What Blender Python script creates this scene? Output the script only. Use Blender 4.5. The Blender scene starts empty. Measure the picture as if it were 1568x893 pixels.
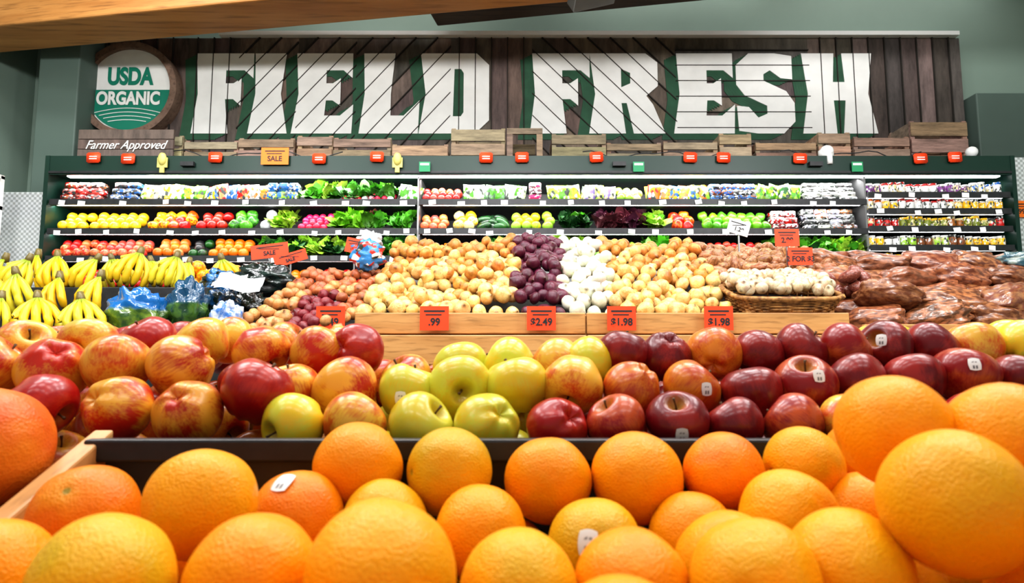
import bpy, bmesh, math, random
import numpy as np
from mathutils import Euler, Vector, noise as mnoise
random.seed(7); np.random.seed(7)
R=random.uniform
CZ=0.95
# ------------------------------------------------------------------ helpers
def lin(r,g,b):
    f=lambda c:(c/255/12.92) if c/255<=0.04045 else ((c/255+0.055)/1.055)**2.4
    return (f(r),f(g),f(b))
class NT:
    def __init__(s,name):
        s.m=bpy.data.materials.new(name); s.m.use_nodes=True
        s.t=s.m.node_tree; s.n=s.t.nodes; s.b=s.n['Principled BSDF']
    def new(s,typ,**k):
        n=s.n.new(typ)
        for a,v in k.items(): setattr(n,a,v)
        return n
    def link(s,a,b): s.t.links.new(a,b)
    def val(s,node,inp,v): node.inputs[inp].default_value=v
    def mix(s,fac,a,b,blend='MIX'):
        m=s.n.new('ShaderNodeMix'); m.data_type='RGBA'; m.blend_type=blend
        for i,x in ((0,fac),(6,a),(7,b)):
            if isinstance(x,(int,float)): m.inputs[i].default_value=x
            elif isinstance(x,tuple): m.inputs[i].default_value=(*x[:3],1)
            else: s.link(x,m.inputs[i])
        return m.outputs[2]
    def noise(s,vec,scale,detail=3,rough=.5):
        n=s.n.new('ShaderNodeTexNoise'); n.inputs['Scale'].default_value=scale
        n.inputs['Detail'].default_value=detail; n.inputs['Roughness'].default_value=rough
        if vec is not None: s.link(vec,n.inputs['Vector'])
        return n.outputs['Fac']
    def ramp(s,fac,a,b,lo=0.,hi=1.):
        m=s.n.new('ShaderNodeMapRange'); m.inputs[1].default_value=a; m.inputs[2].default_value=b
        m.inputs[3].default_value=lo; m.inputs[4].default_value=hi; s.link(fac,m.inputs[0]); return m.outputs[0]
    def obj(s,scale=(1,1,1)):
        t=s.n.new('ShaderNodeTexCoord'); m=s.n.new('ShaderNodeMapping'); m.inputs['Scale'].default_value=scale
        s.link(t.outputs['Object'],m.inputs[0]); return m.outputs[0]
    def attr(s,name): a=s.n.new('ShaderNodeAttribute'); a.attribute_name=name; return a
    def vop(s,op,a,b):
        v=s.n.new('ShaderNodeVectorMath'); v.operation=op; s.link(a,v.inputs[0])
        if isinstance(b,tuple): v.inputs[1].default_value=b
        else: s.link(b,v.inputs[1])
        return v.outputs[0]
    def math(s,op,a,b=0.0):
        v=s.n.new('ShaderNodeMath'); v.operation=op
        for i,x in ((0,a),(1,b)):
            if isinstance(x,(int,float)): v.inputs[i].default_value=x
            else: s.link(x,v.inputs[i])
        return v.outputs[0]
    def bump(s,h,strength,dist=.002):
        b=s.n.new('ShaderNodeBump'); b.inputs['Strength'].default_value=strength; b.inputs['Distance'].default_value=dist
        s.link(h,b.inputs['Height']); s.link(b.outputs[0],s.b.inputs['Normal'])
def basic(name,c,rough=.5,metal=0,nscale=0,namt=.15,bump=0,coat=0,stretch=(1,1,1),emit=0):
    t=NT(name); t.val(t.b,'Base Color',(*c,1)); t.val(t.b,'Roughness',rough); t.val(t.b,'Metallic',metal); t.val(t.b,'Coat Weight',coat)
    if nscale:
        n=t.noise(t.obj(stretch),nscale,4); d=tuple(x*(1-namt) for x in c); l=tuple(min(1,x*(1+namt)) for x in c)
        f=t.ramp(n,.3,.7); t.link(t.mix(f,d,l),t.b.inputs['Base Color'])
        if bump: t.bump(n,bump,.004)
    if emit: t.val(t.b,'Emission Color',(*c,1)); t.val(t.b,'Emission Strength',emit)
    return t.m
def wood(name,c1,c2,stretch,scale=3,rough=.5,bump=.2):
    t=NT(name); v=t.obj(stretch); n=t.noise(v,scale,6,.65); n2=t.noise(v,scale*5,3)
    f=t.ramp(n,.32,.68); a=t.mix(f,c1,c2)
    dark=tuple(x*.55 for x in c1); g=t.ramp(n2,.52,.7,0,.65)
    t.link(t.mix(g,a,dark),t.b.inputs['Base Color']); t.val(t.b,'Roughness',rough); t.bump(n2,bump,.003); return t.m
def attr_wood(name,stretch,rough=.7):
    t=NT(name); v=t.vop('ADD',t.obj(stretch),t.attr('rv').outputs['Vector']); n=t.noise(v,4,6,.7); n2=t.noise(v,18,3)
    a=t.attr('col').outputs['Color']; f=t.ramp(n,.3,.7,.45,1.55)
    c=t.new('ShaderNodeCombineColor'); [t.link(f,c.inputs[i]) for i in range(3)]
    t.link(t.mix(1.,a,c.outputs[0],'MULTIPLY'),t.b.inputs['Base Color']); t.val(t.b,'Roughness',rough); t.bump(n2,.3,.004); return t.m
def m_produce(name,rough=.4,spec=.5,nscale=3,amt=.25,bump=.1,bscale=8,coat=0):
    t=NT(name); v=t.vop('ADD',t.attr('lp').outputs['Vector'],t.attr('rv').outputs['Vector']); n=t.noise(v,nscale,4)
    a=t.attr('col').outputs['Color']; b=t.attr('col2').outputs['Color']
    f=t.ramp(n,.42,.62); t.link(t.mix(f,a,b),t.b.inputs['Base Color'])
    t.val(t.b,'Roughness',rough); t.val(t.b,'Coat Weight',coat); t.bump(t.noise(v,bscale,3),bump,.004); return t.m
def m_orange():
    t=NT('orange_peel'); lp=t.attr('lp').outputs['Vector']; v=t.vop('ADD',lp,t.attr('rv').outputs['Vector'])
    a=t.attr('col').outputs['Color']; b=t.attr('col2').outputs['Color']
    c=t.mix(t.ramp(t.noise(v,1.1,2),.4,.65),a,b)
    s=t.new('ShaderNodeSeparateXYZ'); t.link(lp,s.inputs[0])
    rad=t.math('SQRT',t.math('ADD',t.math('MULTIPLY',s.outputs[0],s.outputs[0]),t.math('MULTIPLY',s.outputs[1],s.outputs[1])))
    top=t.math('MULTIPLY',t.ramp(rad,.05,.09,1,0),t.ramp(s.outputs[2],0,.3))
    c=t.mix(top,c,lin(110,125,45)); halo=t.math('MULTIPLY',t.ramp(rad,.1,.45,.4,0),t.ramp(s.outputs[2],0,.3))
    c=t.mix(halo,c,lin(205,140,10))
    vo=t.new('ShaderNodeTexVoronoi'); vo.inputs['Scale'].default_value=20; t.link(v,vo.inputs['Vector'])
    c=t.mix(t.ramp(vo.outputs['Distance'],.0,.3,.3,0),c,lin(195,90,5)); t.link(c,t.b.inputs['Base Color'])
    big=t.noise(v,2.2,2)
    h=t.math('ADD',t.math('MULTIPLY',vo.outputs['Distance'],.6),t.math('MULTIPLY',big,2.2))
    t.bump(h,.5,.0016); t.val(t.b,'Roughness',.38); t.val(t.b,'Specular IOR Level',.35)
    t.val(t.b,'Subsurface Weight',.06); t.val(t.b,'Subsurface Radius',(.02,.008,.002)); t.val(t.b,'Subsurface Scale',.3)
    return t.m
def m_apple():
    t=NT('apple_skin'); lp=t.attr('lp').outputs['Vector']; rv=t.attr('rv').outputs['Vector']
    ca=t.attr('col'); cb=t.attr('col2')
    st=t.noise(t.vop('ADD',t.vop('MULTIPLY',lp,(7,7,.9)),rv),2.2,4,.6)
    bl=t.noise(t.vop('ADD',lp,rv),1.1,2)
    f=t.math('ADD',t.math('MULTIPLY',t.math('SUBTRACT',st,.5),1.8),t.math('MULTIPLY',t.math('SUBTRACT',bl,.5),4.2))
    f=t.math('ADD',f,ca.outputs['Alpha']); f=t.ramp(f,.05,.95)
    s=t.new('ShaderNodeSeparateXYZ'); t.link(lp,s.inputs[0])
    rad=t.math('SQRT',t.math('ADD',t.math('MULTIPLY',s.outputs[0],s.outputs[0]),t.math('MULTIPLY',s.outputs[1],s.outputs[1])))
    top=t.math('MULTIPLY',t.ramp(rad,.08,.42,.6,0),t.ramp(s.outputs[2],0,.3))
    c=t.mix(f,ca.outputs['Color'],cb.outputs['Color']); c=t.mix(top,c,lin(195,150,55))
    vo=t.new('ShaderNodeTexVoronoi'); vo.inputs['Scale'].default_value=9; t.link(t.vop('ADD',lp,rv),vo.inputs['Vector'])
    c=t.mix(t.ramp(vo.outputs['Distance'],.04,.08,.25,0),c,lin(235,190,110))
    t.link(c,t.b.inputs['Base Color']); t.val(t.b,'Roughness',.3); t.val(t.b,'Coat Weight',.14); t.val(t.b,'Coat Roughness',.1)
    return t.m
def m_onion():
    t=NT('onion_skin'); lp=t.attr('lp').outputs['Vector']; rv=t.attr('rv').outputs['Vector']
    a=t.attr('col').outputs['Color']; b=t.attr('col2').outputs['Color']
    st=t.noise(t.vop('ADD',t.vop('MULTIPLY',lp,(8,8,1)),rv),2.0,4); bl=t.noise(t.vop('ADD',lp,rv),1.2,2)
    f=t.ramp(t.math('ADD',st,t.math('MULTIPLY',bl,1.2)),.85,1.3); c=t.mix(f,a,b)
    s=t.new('ShaderNodeSeparateXYZ'); t.link(lp,s.inputs[0])
    rad=t.math('SQRT',t.math('ADD',t.math('MULTIPLY',s.outputs[0],s.outputs[0]),t.math('MULTIPLY',s.outputs[1],s.outputs[1])))
    c=t.mix(t.ramp(rad,.1,.36,.9,0),c,t.mix(.75,c,lin(70,40,20))); t.link(c,t.b.inputs['Base Color'])
    t.val(t.b,'Roughness',.33); t.bump(st,.25,.003); return t.m
def m_print():
    t=NT('printed_plastic'); v=t.vop('ADD',t.attr('lp').outputs['Vector'],t.attr('rv').outputs['Vector'])
    a=t.attr('col').outputs['Color']; b=t.attr('col2').outputs['Color']
    vo=t.new('ShaderNodeTexVoronoi'); vo.inputs['Scale'].default_value=2.6; t.link(v,vo.inputs['Vector'])
    s=t.new('ShaderNodeSeparateColor'); t.link(vo.outputs['Color'],s.inputs[0])
    c=t.mix(t.ramp(s.outputs[0],.5,.56),a,b); c=t.mix(t.ramp(s.outputs[1],.84,.87),c,(.8,.8,.78)); c=t.mix(t.ramp(s.outputs[2],.84,.87),c,(.05,.06,.05))
    t.link(c,t.b.inputs['Base Color']); t.val(t.b,'Roughness',.22); t.bump(t.noise(v,3,3),.35,.01); return t.m

class Acc:
    def __init__(s): s.V=[];s.F=[];s.M=[];s.S=[];s.C=[];s.C2=[];s.L=[];s.Rv=[];s.n=0
    def add(s,v,f,mat=0,col=(.5,.5,.5),col2=None,lp=None,rv=None,smooth=True):
        v=np.asarray(v,dtype=float); N=len(v); o=s.n
        s.V.append(v); s.F+= [tuple(i+o for i in q) for q in f]; s.M+=[mat]*len(f); s.S+=[smooth]*len(f)
        def c4(c):
            c=np.asarray(c,dtype=float)
            if c.ndim==1:
                if len(c)==3: c=np.append(c,1.)
                c=np.tile(c,(N,1))
            elif c.shape[1]==3: c=np.hstack([c,np.ones((N,1))])
            return c
        s.C.append(c4(col)); s.C2.append(c4(col if col2 is None else col2))
        s.L.append(v if lp is None else np.asarray(lp,dtype=float)); 
        s.Rv.append(np.tile(np.asarray(rv if rv is not None else (R(0,50),R(0,50),R(0,50))),(N,1))); s.n+=N
    def put(s,tm,loc,sc=1.,rot=(0,0,0),**k):
        v,f=tm; m=np.array(Euler(rot).to_matrix()); sc=np.asarray(sc)*np.ones(3)
        s.add((v*sc)@m.T+np.asarray(loc),f,lp=v,**k)
    def box(s,x0,x1,y0,y1,z0,z1,mat=0,col=(.5,.5,.5),rot=None):
        v=np.array([(x,y,z) for x in(x0,x1) for y in(y0,y1) for z in(z0,z1)],float)
        if rot is not None:
            c=v.mean(0); m=np.array(Euler(rot).to_matrix()); v=(v-c)@m.T+c
        s.add(v,BF,mat,col,smooth=False)
    def build(s,name,mats,parent=None,bevel=0):
        me=bpy.data.meshes.new(name); V=np.vstack(s.V); me.from_pydata(V.tolist(),[],s.F)
        me.polygons.foreach_set('material_index',s.M); me.polygons.foreach_set('use_smooth',s.S)
        for nm,typ,d in (('col','FLOAT_COLOR',s.C),('col2','FLOAT_COLOR',s.C2)):
            a=me.attributes.new(nm,typ,'POINT'); a.data.foreach_set('color',np.vstack(d).ravel().astype(np.float32))
        for nm,d in (('lp',s.L),('rv',s.Rv)):
            a=me.attributes.new(nm,'FLOAT_VECTOR','POINT'); a.data.foreach_set('vector',np.vstack(d).ravel().astype(np.float32))
        for m in mats: me.materials.append(m)
        me.update(); o=bpy.data.objects.new(name,me); bpy.context.scene.collection.objects.link(o)
        if parent: o.parent=parent
        if bevel:
            b=o.modifiers.new('bevel','BEVEL'); b.width=bevel; b.segments=2; b.limit_method='ANGLE'
        return o
BF=[(0,1,3,2),(4,6,7,5),(0,4,5,1),(2,3,7,6),(0,2,6,4),(1,5,7,3)]
def empty(name,loc=(0,0,0)):
    o=bpy.data.objects.new(name,None); bpy.context.scene.collection.objects.link(o); o.empty_display_size=.1; return o
def revolve(prof,n):
    V=[];F=[]
    for r,z in prof:
        for i in range(n):
            a=2*math.pi*i/n; V.append((r*math.cos(a),r*math.sin(a),z))
    for j in range(len(prof)-1):
        for i in range(n): F.append((j*n+i,(j+1)*n+i,(j+1)*n+(i+1)%n,j*n+(i+1)%n))
    return np.array(V),F
def sphere_t(n,m,fn=None):
    p=[(max(1e-4,math.sin(math.pi*j/m)),math.cos(math.pi*j/m)) for j in range(m+1)]
    v,f=revolve(p,n)
    if fn: v=np.array([fn(*q) for q in v])
    return v,f
def nz(v,s,o=0): return mnoise.noise(Vector((v[0]*s+o,v[1]*s+o*1.7,v[2]*s-o)))
def orange_fn(sd):
    def fn(x,y,z):
        k=1+.045*nz((x,y,z),1.2,sd); r=math.hypot(x,y); zz=z*.98
        if z>0: zz-=.05*math.exp(-(r/.13)**2)
        return (x*k,y*k,zz*k)
    return fn
ORANGES=[sphere_t(44,30,orange_fn(s)) for s in (1,5,9)]
def apple_t(sd,n=36,m=30):
    p=[]
    for j in range(m+1):
        th=math.pi*j/m; r=max(1e-4,math.sin(th)); z=.9*math.cos(th); r*=(1+.13*math.cos(th))
        if z>0: z-=.42*math.exp(-(r/.26)**2)
        else: z+=.24*math.exp(-(r/.24)**2)
        p.append((r,z))
    v,f=revolve(p,n)
    for i,q in enumerate(v):
        a=math.atan2(q[1],q[0]); low=max(0,-q[2]); v[i]*= 1+.05*low*math.cos(5*a)+.06*nz(q,1.1,sd)
    return v,f
APPLES=[apple_t(s) for s in (2,6,11)]
def tube(path,rad,n=6):
    path=[np.array(p,float) for p in path]; V=[];F=[]
    for i,p in enumerate(path):
        d=path[min(i+1,len(path)-1)]-path[max(i-1,0)]; d/=np.linalg.norm(d)+1e-9
        u=np.cross(d,(0.31,.2,.93)); 
        if np.linalg.norm(u)<.1: u=np.cross(d,(1,0,0))
        u/=np.linalg.norm(u); w=np.cross(d,u); r=rad[i] if hasattr(rad,'__len__') else rad
        for k in range(n):
            a=2*math.pi*k/n; V.append(p+r*(math.cos(a)*u+math.sin(a)*w))
    for j in range(len(path)-1):
        for i in range(n): F.append((j*n+i,j*n+(i+1)%n,(j+1)*n+(i+1)%n,(j+1)*n+i))
    F.append(tuple(range(n))[::-1]); F.append(tuple(range((len(path)-1)*n,len(path)*n)))
    return np.array(V),F
STEM=tube([(0,0,.42),(.02,0,.62),(.07,.02,.8),(.12,.03,.92)],[.04,.032,.032,.05],6)
def onion_t(n,m,sd=0):
    p=[]
    for j in range(m+1):
        th=math.pi*j/m; r=max(.02,math.sin(th)); z=.88*math.cos(th)
        if z>0: z+=.36*math.exp(-(r/.25)**2)
        else: z-=.08*math.exp(-(r/.2)**2)
        p.append((r,z))
    v,f=revolve(p,n); v=np.array([q*(1+.07*nz(q,1.3,sd)) for q in v]); return v,f
ONIONS=[onion_t(20,14,s) for s in (1,2,3)]
SPH=[sphere_t(12,8,lambda x,y,z,s=s:(x*(1+.08*nz((x,y,z),1.5,s)),y,z*(1+.1*nz((x,y,z),1.2,s)))) for s in(1,2,3)]
def pep(x,y,z):
    a=math.atan2(y,x); k=1+.12*math.cos(4*a)*(1-z*z*.5); r=math.hypot(x,y); zz=z*1.1
    if z>0: zz-=.3*math.exp(-(r/.35)**2)
    return (x*k*(1+.12*z),y*k*(1+.12*z),zz)
PEPPER=[sphere_t(16,10,pep)]
def lumpy(n,m,sd,amp=.2,s=2.):
    return sphere_t(n,m,lambda x,y,z:tuple(c*(1+amp*nz((x,y,z),s,sd)+amp*.5*nz((x,y,z),s*2.3,sd+4)) for c in (x,y,z)))
def leaf_clump(sd,N=12):
    rr=random.Random(sd); V=[];F=[];o=0
    for i in range(N):
        az=rr.uniform(-math.pi,math.pi); tilt=rr.uniform(.1,1.2); L=rr.uniform(.8,1.3); W=rr.uniform(.35,.6)
        for a in range(5):
            t=a/4
            for b in range(5):
                s=(b-2)/2; w=W*math.sin(math.pi*(.15+.75*t))*s
                out=L*math.sin(tilt*t*1.3)*t; up=L*math.cos(tilt*t)*t
                ru=.12*math.sin(9*t+3*s+i)*abs(s)+rr.uniform(-.05,.05)
                x=out+ru; y=w; z=up+ru*.5
                V.append((x*math.cos(az)-y*math.sin(az),x*math.sin(az)+y*math.cos(az),z-.5))
        for a in range(4):
            for b in range(4): q=o+a*5+b; F.append((q,q+1,q+6,q+5))
        o+=25
    return np.array(V),F
LEAVES=[leaf_clump(s) for s in (1,2,3,4)]
def cbox():
    bm=bmesh.new(); bmesh.ops.create_cube(bm,size=2); bmesh.ops.bevel(bm,geom=bm.edges[:],offset=.18,segments=2,affect='EDGES')
    bm.verts.index_update(); v=np.array([tuple(q.co) for q in bm.verts]); f=[tuple(x.index for x in p.verts) for p in bm.faces]; bm.free(); return v,f
CBOX=cbox()
def pillow(sd,n=9):
    V=[];F=[]
    for side in(-1,1):
        for i in range(n):
            for j in range(n):
                u=2*i/(n-1)-1; w=2*j/(n-1)-1; t=((1-u**4)*(1-w**4))**.6
                y=side*(.38*t*(1+.35*nz((u,w,side),2.,sd)))
                V.append((u*(1+.06*nz((u,w,0),2,sd)),y,w*(1+.08*nz((u,w,3),2,sd))))
    for s in(0,1):
        for i in range(n-1):
            for j in range(n-1):
                q=s*n*n+i*n+j; t=(q,q+1,q+n+1,q+n); F.append(t if s else t[::-1])
    return np.array(V),F
PILLOW=[pillow(s) for s in(1,2,3,4)]
JAR=revolve([(.02,-1),(.9,-1),(1,-.9),(1,.5),(.85,.62),(.9,.64),(.9,.98),(.02,1)],14)
def jit(c,a=.12):
    k=1+R(-a,a); return tuple(min(1,max(0,x*k*(1+R(-a*.5,a*.5)))) for x in c)
def sticker(acc,c,r,d,size,mat,asp=1.2):
    d=np.array(d,float); d/=np.linalg.norm(d); u=np.cross((0,0,1),d); u/=np.linalg.norm(u); w=np.cross(d,u)
    V=[];F=[];LP=[];CC=[];n=13
    for i in range(n):
        for j in range(n):
            a=(2*i/(n-1)-1); b=(2*j/(n-1)-1)
            k=max(abs(a),abs(b)); L=math.hypot(a,b) or 1
            a2=a*(.5+.5*k/L); b2=b*(.5+.5*k/L)
            p=d*r+u*a2*size+w*b2*size*asp; p=p/np.linalg.norm(p)*r; V.append(np.array(c)+p); LP.append((a,b,0))
            ink=(abs(a)<.6 and (.2<b<.5 or -.7<b<-.3)); CC.append((.12,.12,.13) if ink and i%3 else (.8,.8,.78))
    for i in range(n-1):
        for j in range(n-1): q=i*n+j; F.append((q,q+n,q+n+1,q+1))
    acc.add(V,F,mat,np.array(CC),np.array(CC),lp=LP)
def area(name,loc,rot,sx,sy,p,c=(1,1,1)):
    l=bpy.data.lights.new(name,'AREA'); l.shape='RECTANGLE'; l.size=sx; l.size_y=sy; l.energy=p; l.color=c
    o=bpy.data.objects.new(name,l); o.location=loc; o.rotation_euler=rot; bpy.context.scene.collection.objects.link(o); return o
def text(body,loc,size,mat,parent,xs=1,shear=0,ext=.002,off=0,rot=(math.pi/2,0,0),name='lettering'):
    c=bpy.data.curves.new(name,'FONT'); c.body=body; c.size=size; c.align_x='CENTER'; c.align_y='CENTER'; c.extrude=ext; c.shear=shear; c.offset=off
    c.materials.append(mat); o=bpy.data.objects.new(name,c); o.location=loc; o.rotation_euler=rot; o.scale=(xs,1,1)
    bpy.context.scene.collection.objects.link(o); o.parent=parent; return o
def simple_box(name,x0,x1,y0,y1,z0,z1,mat,parent=None,bevel=0):
    a=Acc(); a.box(x0,x1,y0,y1,z0,z1); return a.build(name,[mat],parent,bevel)

# ------------------------------------------------------------------ materials
M_wall=basic('green_wall_paint',lin(132,150,138),.7,0,1.2,.06)
M_walld=basic('dark_green_paint',lin(88,104,96),.6,0,1.5,.08)
M_ceil=basic('ceiling_paint',lin(90,92,88),.9,0,2,.1)
M_floor=basic('polished_concrete',lin(150,145,135),.3,0,2,.12)
M_beam=wood('glulam_wood',lin(156,102,48),lin(186,132,72),(.25,2.5,7),2.2,.5)
M_beamd=wood('dark_timber',lin(52,40,30),lin(75,58,42),(.3,3,6),3,.7)
M_steel=basic('brushed_steel',lin(150,150,150),.35,.8,6,.1)
M_white=basic('white_paint',(.85,.85,.83),.5)
M_letter=basic('weathered_white_paint',(.84,.83,.80),.6,0,7,.05)
M_green=basic('sign_green_paint',lin(44,86,62),.7,0,8,.2)
M_groove=basic('plank_groove',(.03,.025,.02),.9)
M_plank=attr_wood('barn_plank',(3,3,.7))
M_crate=attr_wood('crate_wood',(1.2,4,9))
M_black=basic('black_plastic',(.02,.02,.022),.42,0,30,.3)
M_casegreen=basic('case_green_enamel',lin(14,46,36),.4)
M_liner=basic('case_liner',(.12,.12,.12),.5)
M_led=basic('led_strip',(1,1,1),.5,emit=6)
M_ora=basic('orange_red_card',lin(242,72,26),.5,0,20,.05)
M_org2=basic('orange_card',lin(245,120,20),.5)
M_grn=basic('green_card',lin(30,140,90),.5)
M_yel=basic('yellow_plastic',lin(205,195,110),.4)
M_ink=basic('black_ink',(.02,.02,.02),.6)
M_tag=basic('white_card',(.85,.85,.85),.5)
M_table=wood('maple_panel',lin(182,128,72),lin(206,154,96),(.7,3,7),2.5,.4,.1)
M_trim=wood('bin_wood',lin(195,138,80),lin(215,162,102),(6,.8,6),2,.45,.1)
M_stem=basic('fruit_stem',lin(92,64,34),.7)
M_orange=m_orange(); M_apple=m_apple(); M_onion=m_onion(); M_print=m_print()
M_prod=m_produce('produce_skin',.32); M_leaf=m_produce('leaf',.45,nscale=2,bump=.3)
M_stick=m_produce('printed_sticker',.4,bump=0)
M_ban=m_produce('banana_skin',.42,nscale=2.5,bump=.05)
M_bagp=m_produce('brown_plastic_bag',.3,nscale=5.5,bump=.6,bscale=4,coat=.25)
M_plas=m_produce('glossy_film',.18,nscale=2.5,bump=.9,bscale=4,coat=.4)
t=NT('diamond_plate'); v=t.obj((1,1,1)); c=t.new('ShaderNodeTexChecker'); c.inputs['Scale'].default_value=55; t.link(v,c.inputs[0]); t.val(t.b,'Metallic',.4); t.val(t.b,'Roughness',.35); t.link(t.mix(c.outputs['Fac'],(.5,.52,.52),(.85,.87,.88)),t.b.inputs['Base Color']); t.bump(c.outputs['Fac'],.6,.01); M_dia=t.m
t=NT('roundel_green'); t.val(t.b,'Base Color',(*lin(18,128,104),1)); M_usg=t.m
t=NT('wicker'); v=t.obj((1,1,1)); n=t.noise(v,40,3); t.link(t.mix(t.ramp(n,.35,.65),lin(110,70,32),lin(190,138,78)),t.b.inputs['Base Color']); t.val(t.b,'Roughness',.6); M_wick=t.m

# ------------------------------------------------------------------ room shell
simple_box('floor',-4.2,4.7,-3,5.5,-.05,0,M_floor)
simple_box('ceiling',-4.2,4.7,-3,5.5,4.4,4.45,M_ceil)
simple_box('wall_back',-4.2,4.7,5.4,5.5,0,4.4,M_wall)
simple_box('wall_left',-4.2,-4.1,-3,5.4,0,4.4,M_wall)
simple_box('wall_right',4.6,4.7,-3,5.4,0,4.4,M_wall)
simple_box('wall_pilaster',-3.74,-3.42,4.95,5.4,0,4.4,M_walld,bevel=.01)
simple_box('wall_panel_right',3.80,4.6,5.15,5.4,0,3.13,M_walld,bevel=.01)
def beam(name,p0,p1,w,z0,z1,mat):
    p0=np.array(p0);p1=np.array(p1); d=(p1-p0)/np.linalg.norm(p1-p0); n=np.array((-d[1],d[0]))
    f0=p0-n*w; f1=p1-n*w
    v=[(*p0,z0),(*p1,z0),(*f1,z0),(*f0,z0),(*p0,z1),(*p1,z1),(*f1,z1),(*f0,z1)]
    a=Acc(); a.add(v,[(0,1,2,3),(4,7,6,5),(0,4,5,1),(1,5,6,2),(2,6,7,3),(3,7,4,0)],smooth=False)
    return a.build(name,[mat],bevel=.012)
beam('timber_roof_beam',(-4.1,4.83),(4.59,3.39),.36,3.3,3.88,M_beam)
beam('dark_roof_beam',(-.6,5.0),(2.2,4.48),.2,3.62,4.39,M_beamd)
a=Acc(); a.add([(.36,3.7,3.29),(.62,3.66,3.29),(.62,4.04,3.29),(.36,4.08,3.29),(.40,3.75,3.2),(.66,3.7,3.24),(.66,4.0,3.24),(.40,4.04,3.2)],
 [(0,1,2,3),(4,7,6,5),(0,4,5,1),(1,5,6,2),(2,6,7,3),(3,7,4,0)],smooth=False); a.build('steel_beam_bracket',[M_steel],bevel=.006)

# ------------------------------------------------------------------ FIELD FRESH sign
SX=.00545; SZ=.693/122; SB=2.815
sign=empty('field_fresh_wall_sign')
SY=5.25; Z0,Z1=2.62,3.65
sxf=lambda u:(u-784)*SX
def clip(poly,x0,x1,z0,z1):
    for ax,lim,sg in((0,x0,1),(0,x1,-1),(1,z0,1),(1,z1,-1)):
        out=[]
        for i in range(len(poly)):
            p,q=poly[i-1],poly[i]; dp=sg*(p[ax]-lim); dq=sg*(q[ax]-lim)
            if (dp>=0)!=(dq>=0):
                t=dp/(dp-dq); out.append((p[0]+t*(q[0]-p[0]),p[1]+t*(q[1]-p[1])))
            if dq>=0: out.append(q)
        poly=out
        if not poly: return []
    return poly
panels=[(140,285,90),(285,365,90),(365,455,48),(455,545,48),(545,690,48),(690,815,90),(815,1035,-45),(1035,1240,0),(1240,1475,90)]
pl=Acc(); gr=Acc()
def prism(acc,poly,ya,yb,mat=0,col=(.5,.5,.5)):
    n=len(poly); v=[(x,ya,z) for x,z in poly]+[(x,yb,z) for x,z in poly]
    f=[tuple(range(n)),tuple(range(2*n-1,n-1,-1))]+[(i,n+i,n+(i+1)%n,(i+1)%n) for i in range(n)]
    acc.add(v,f,mat,col,smooth=False)
for u0,u1,ang in panels:
    x0,x1=sxf(u0),sxf(u1); cx,cz=(x0+x1)/2,(Z0+Z1)/2; a=math.radians(ang); d=(math.cos(a),math.sin(a)); n=(-d[1],d[0]); sp=.135
    for k in range(-12,13):
        b=[]
        for s,e in((k*sp,-3),(k*sp,3),((k+1)*sp,3),((k+1)*sp,-3)):
            b.append((cx+n[0]*s+d[0]*e,cz+n[1]*s+d[1]*e))
        p=clip(b,x0,x1,Z0,Z1)
        if len(p)>2: prism(pl,p,SY,SY+.03,0,jit(lin(*random.choice([(104,92,84),(94,84,78),(114,100,90),(84,74,68)])),.18))
        g=[]
        for s,e in((k*sp-.0036,-3),(k*sp-.0036,3),(k*sp+.0036,3),(k*sp+.0036,-3)):
            g.append((cx+n[0]*s+d[0]*e,cz+n[1]*s+d[1]*e))
        p=clip(g,x0,x1,Z0,Z1)
        if len(p)>2: prism(gr,p,SY-.019,SY-.001)
pl.build('planks',[M_plank],sign); gr.build('plank_grooves',[M_groove],sign)
L={
'F':(90,[[(2,122),(90,122),(90,84),(76,96),(48,96),(48,76),(60,76),(72,84),(72,42),(60,52),(48,52),(54,0),(-2,0),(6,60)]]),
'I':(56,[[(6,122),(54,122),(47,60),(58,0),(-2,0),(8,60)]]),
'E':(90,[[(2,122),(88,122),(88,84),(74,96),(48,96),(48,76),(58,76),(70,84),(70,42),(58,50),(48,50),(46,27),(70,27),(90,44),(88,0),(-4,0),(6,60)]]),
'L':(90,[[(4,122),(52,122),(46,60),(46,27),(66,27),(90,50),(88,0),(-2,0),(6,60)]]),
'D':(104,[[(-2,122),(84,122),(103,104),(103,20),(82,0),(-4,0),(6,60)],[(50,98),(60,98),(64,92),(64,32),(60,26),(48,26)]]),
'R':(110,[[(-2,122),(84,122),(102,108),(102,72),(84,57),(94,44),(112,0),(64,0),(54,46),(46,46),(52,0),(-4,0),(6,60)],[(46,98),(60,92),(60,76),(46,70)]]),
'S':(90,[[(20,122),(60,122),(86,118),(86,82),(68,84),(52,96),(42,90),(42,80),(76,64),(88,46),(88,18),(70,0),(30,0),(2,4),(0,42),(18,40),(32,24),(46,30),(46,42),(12,58),(0,74),(0,104)]]),
'H':(108,[[(-2,122),(48,122),(45,78),(63,78),(60,122),(106,122),(98,60),(110,0),(58,0),(63,50),(45,50),(48,0),(-4,0),(6,60)]])}
word=[('F',298),('I',384),('E',452),('L',553),('D',646),('F',813),('R',905),('E',1034),('S',1127),('H',1230)]
def glyph(ch,u,mat,dy,dx,dz,nm):
    c=bpy.data.curves.new(nm,'CURVE'); c.dimensions='2D'; c.fill_mode='BOTH'; c.extrude=.003
    for poly in L[ch][1]:
        s=c.splines.new('POLY'); s.points.add(len(poly)-1); s.use_cyclic_u=True
        for i,(x,y) in enumerate(poly): s.points[i].co=(sxf(u+x)+dx,SB+y*SZ+dz,0,1)
    c.materials.append(mat); o=bpy.data.objects.new(nm,c); o.rotation_euler=(math.pi/2,0,0); o.location=(0,SY-dy,0)
    bpy.context.scene.collection.objects.link(o); o.parent=sign
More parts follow.
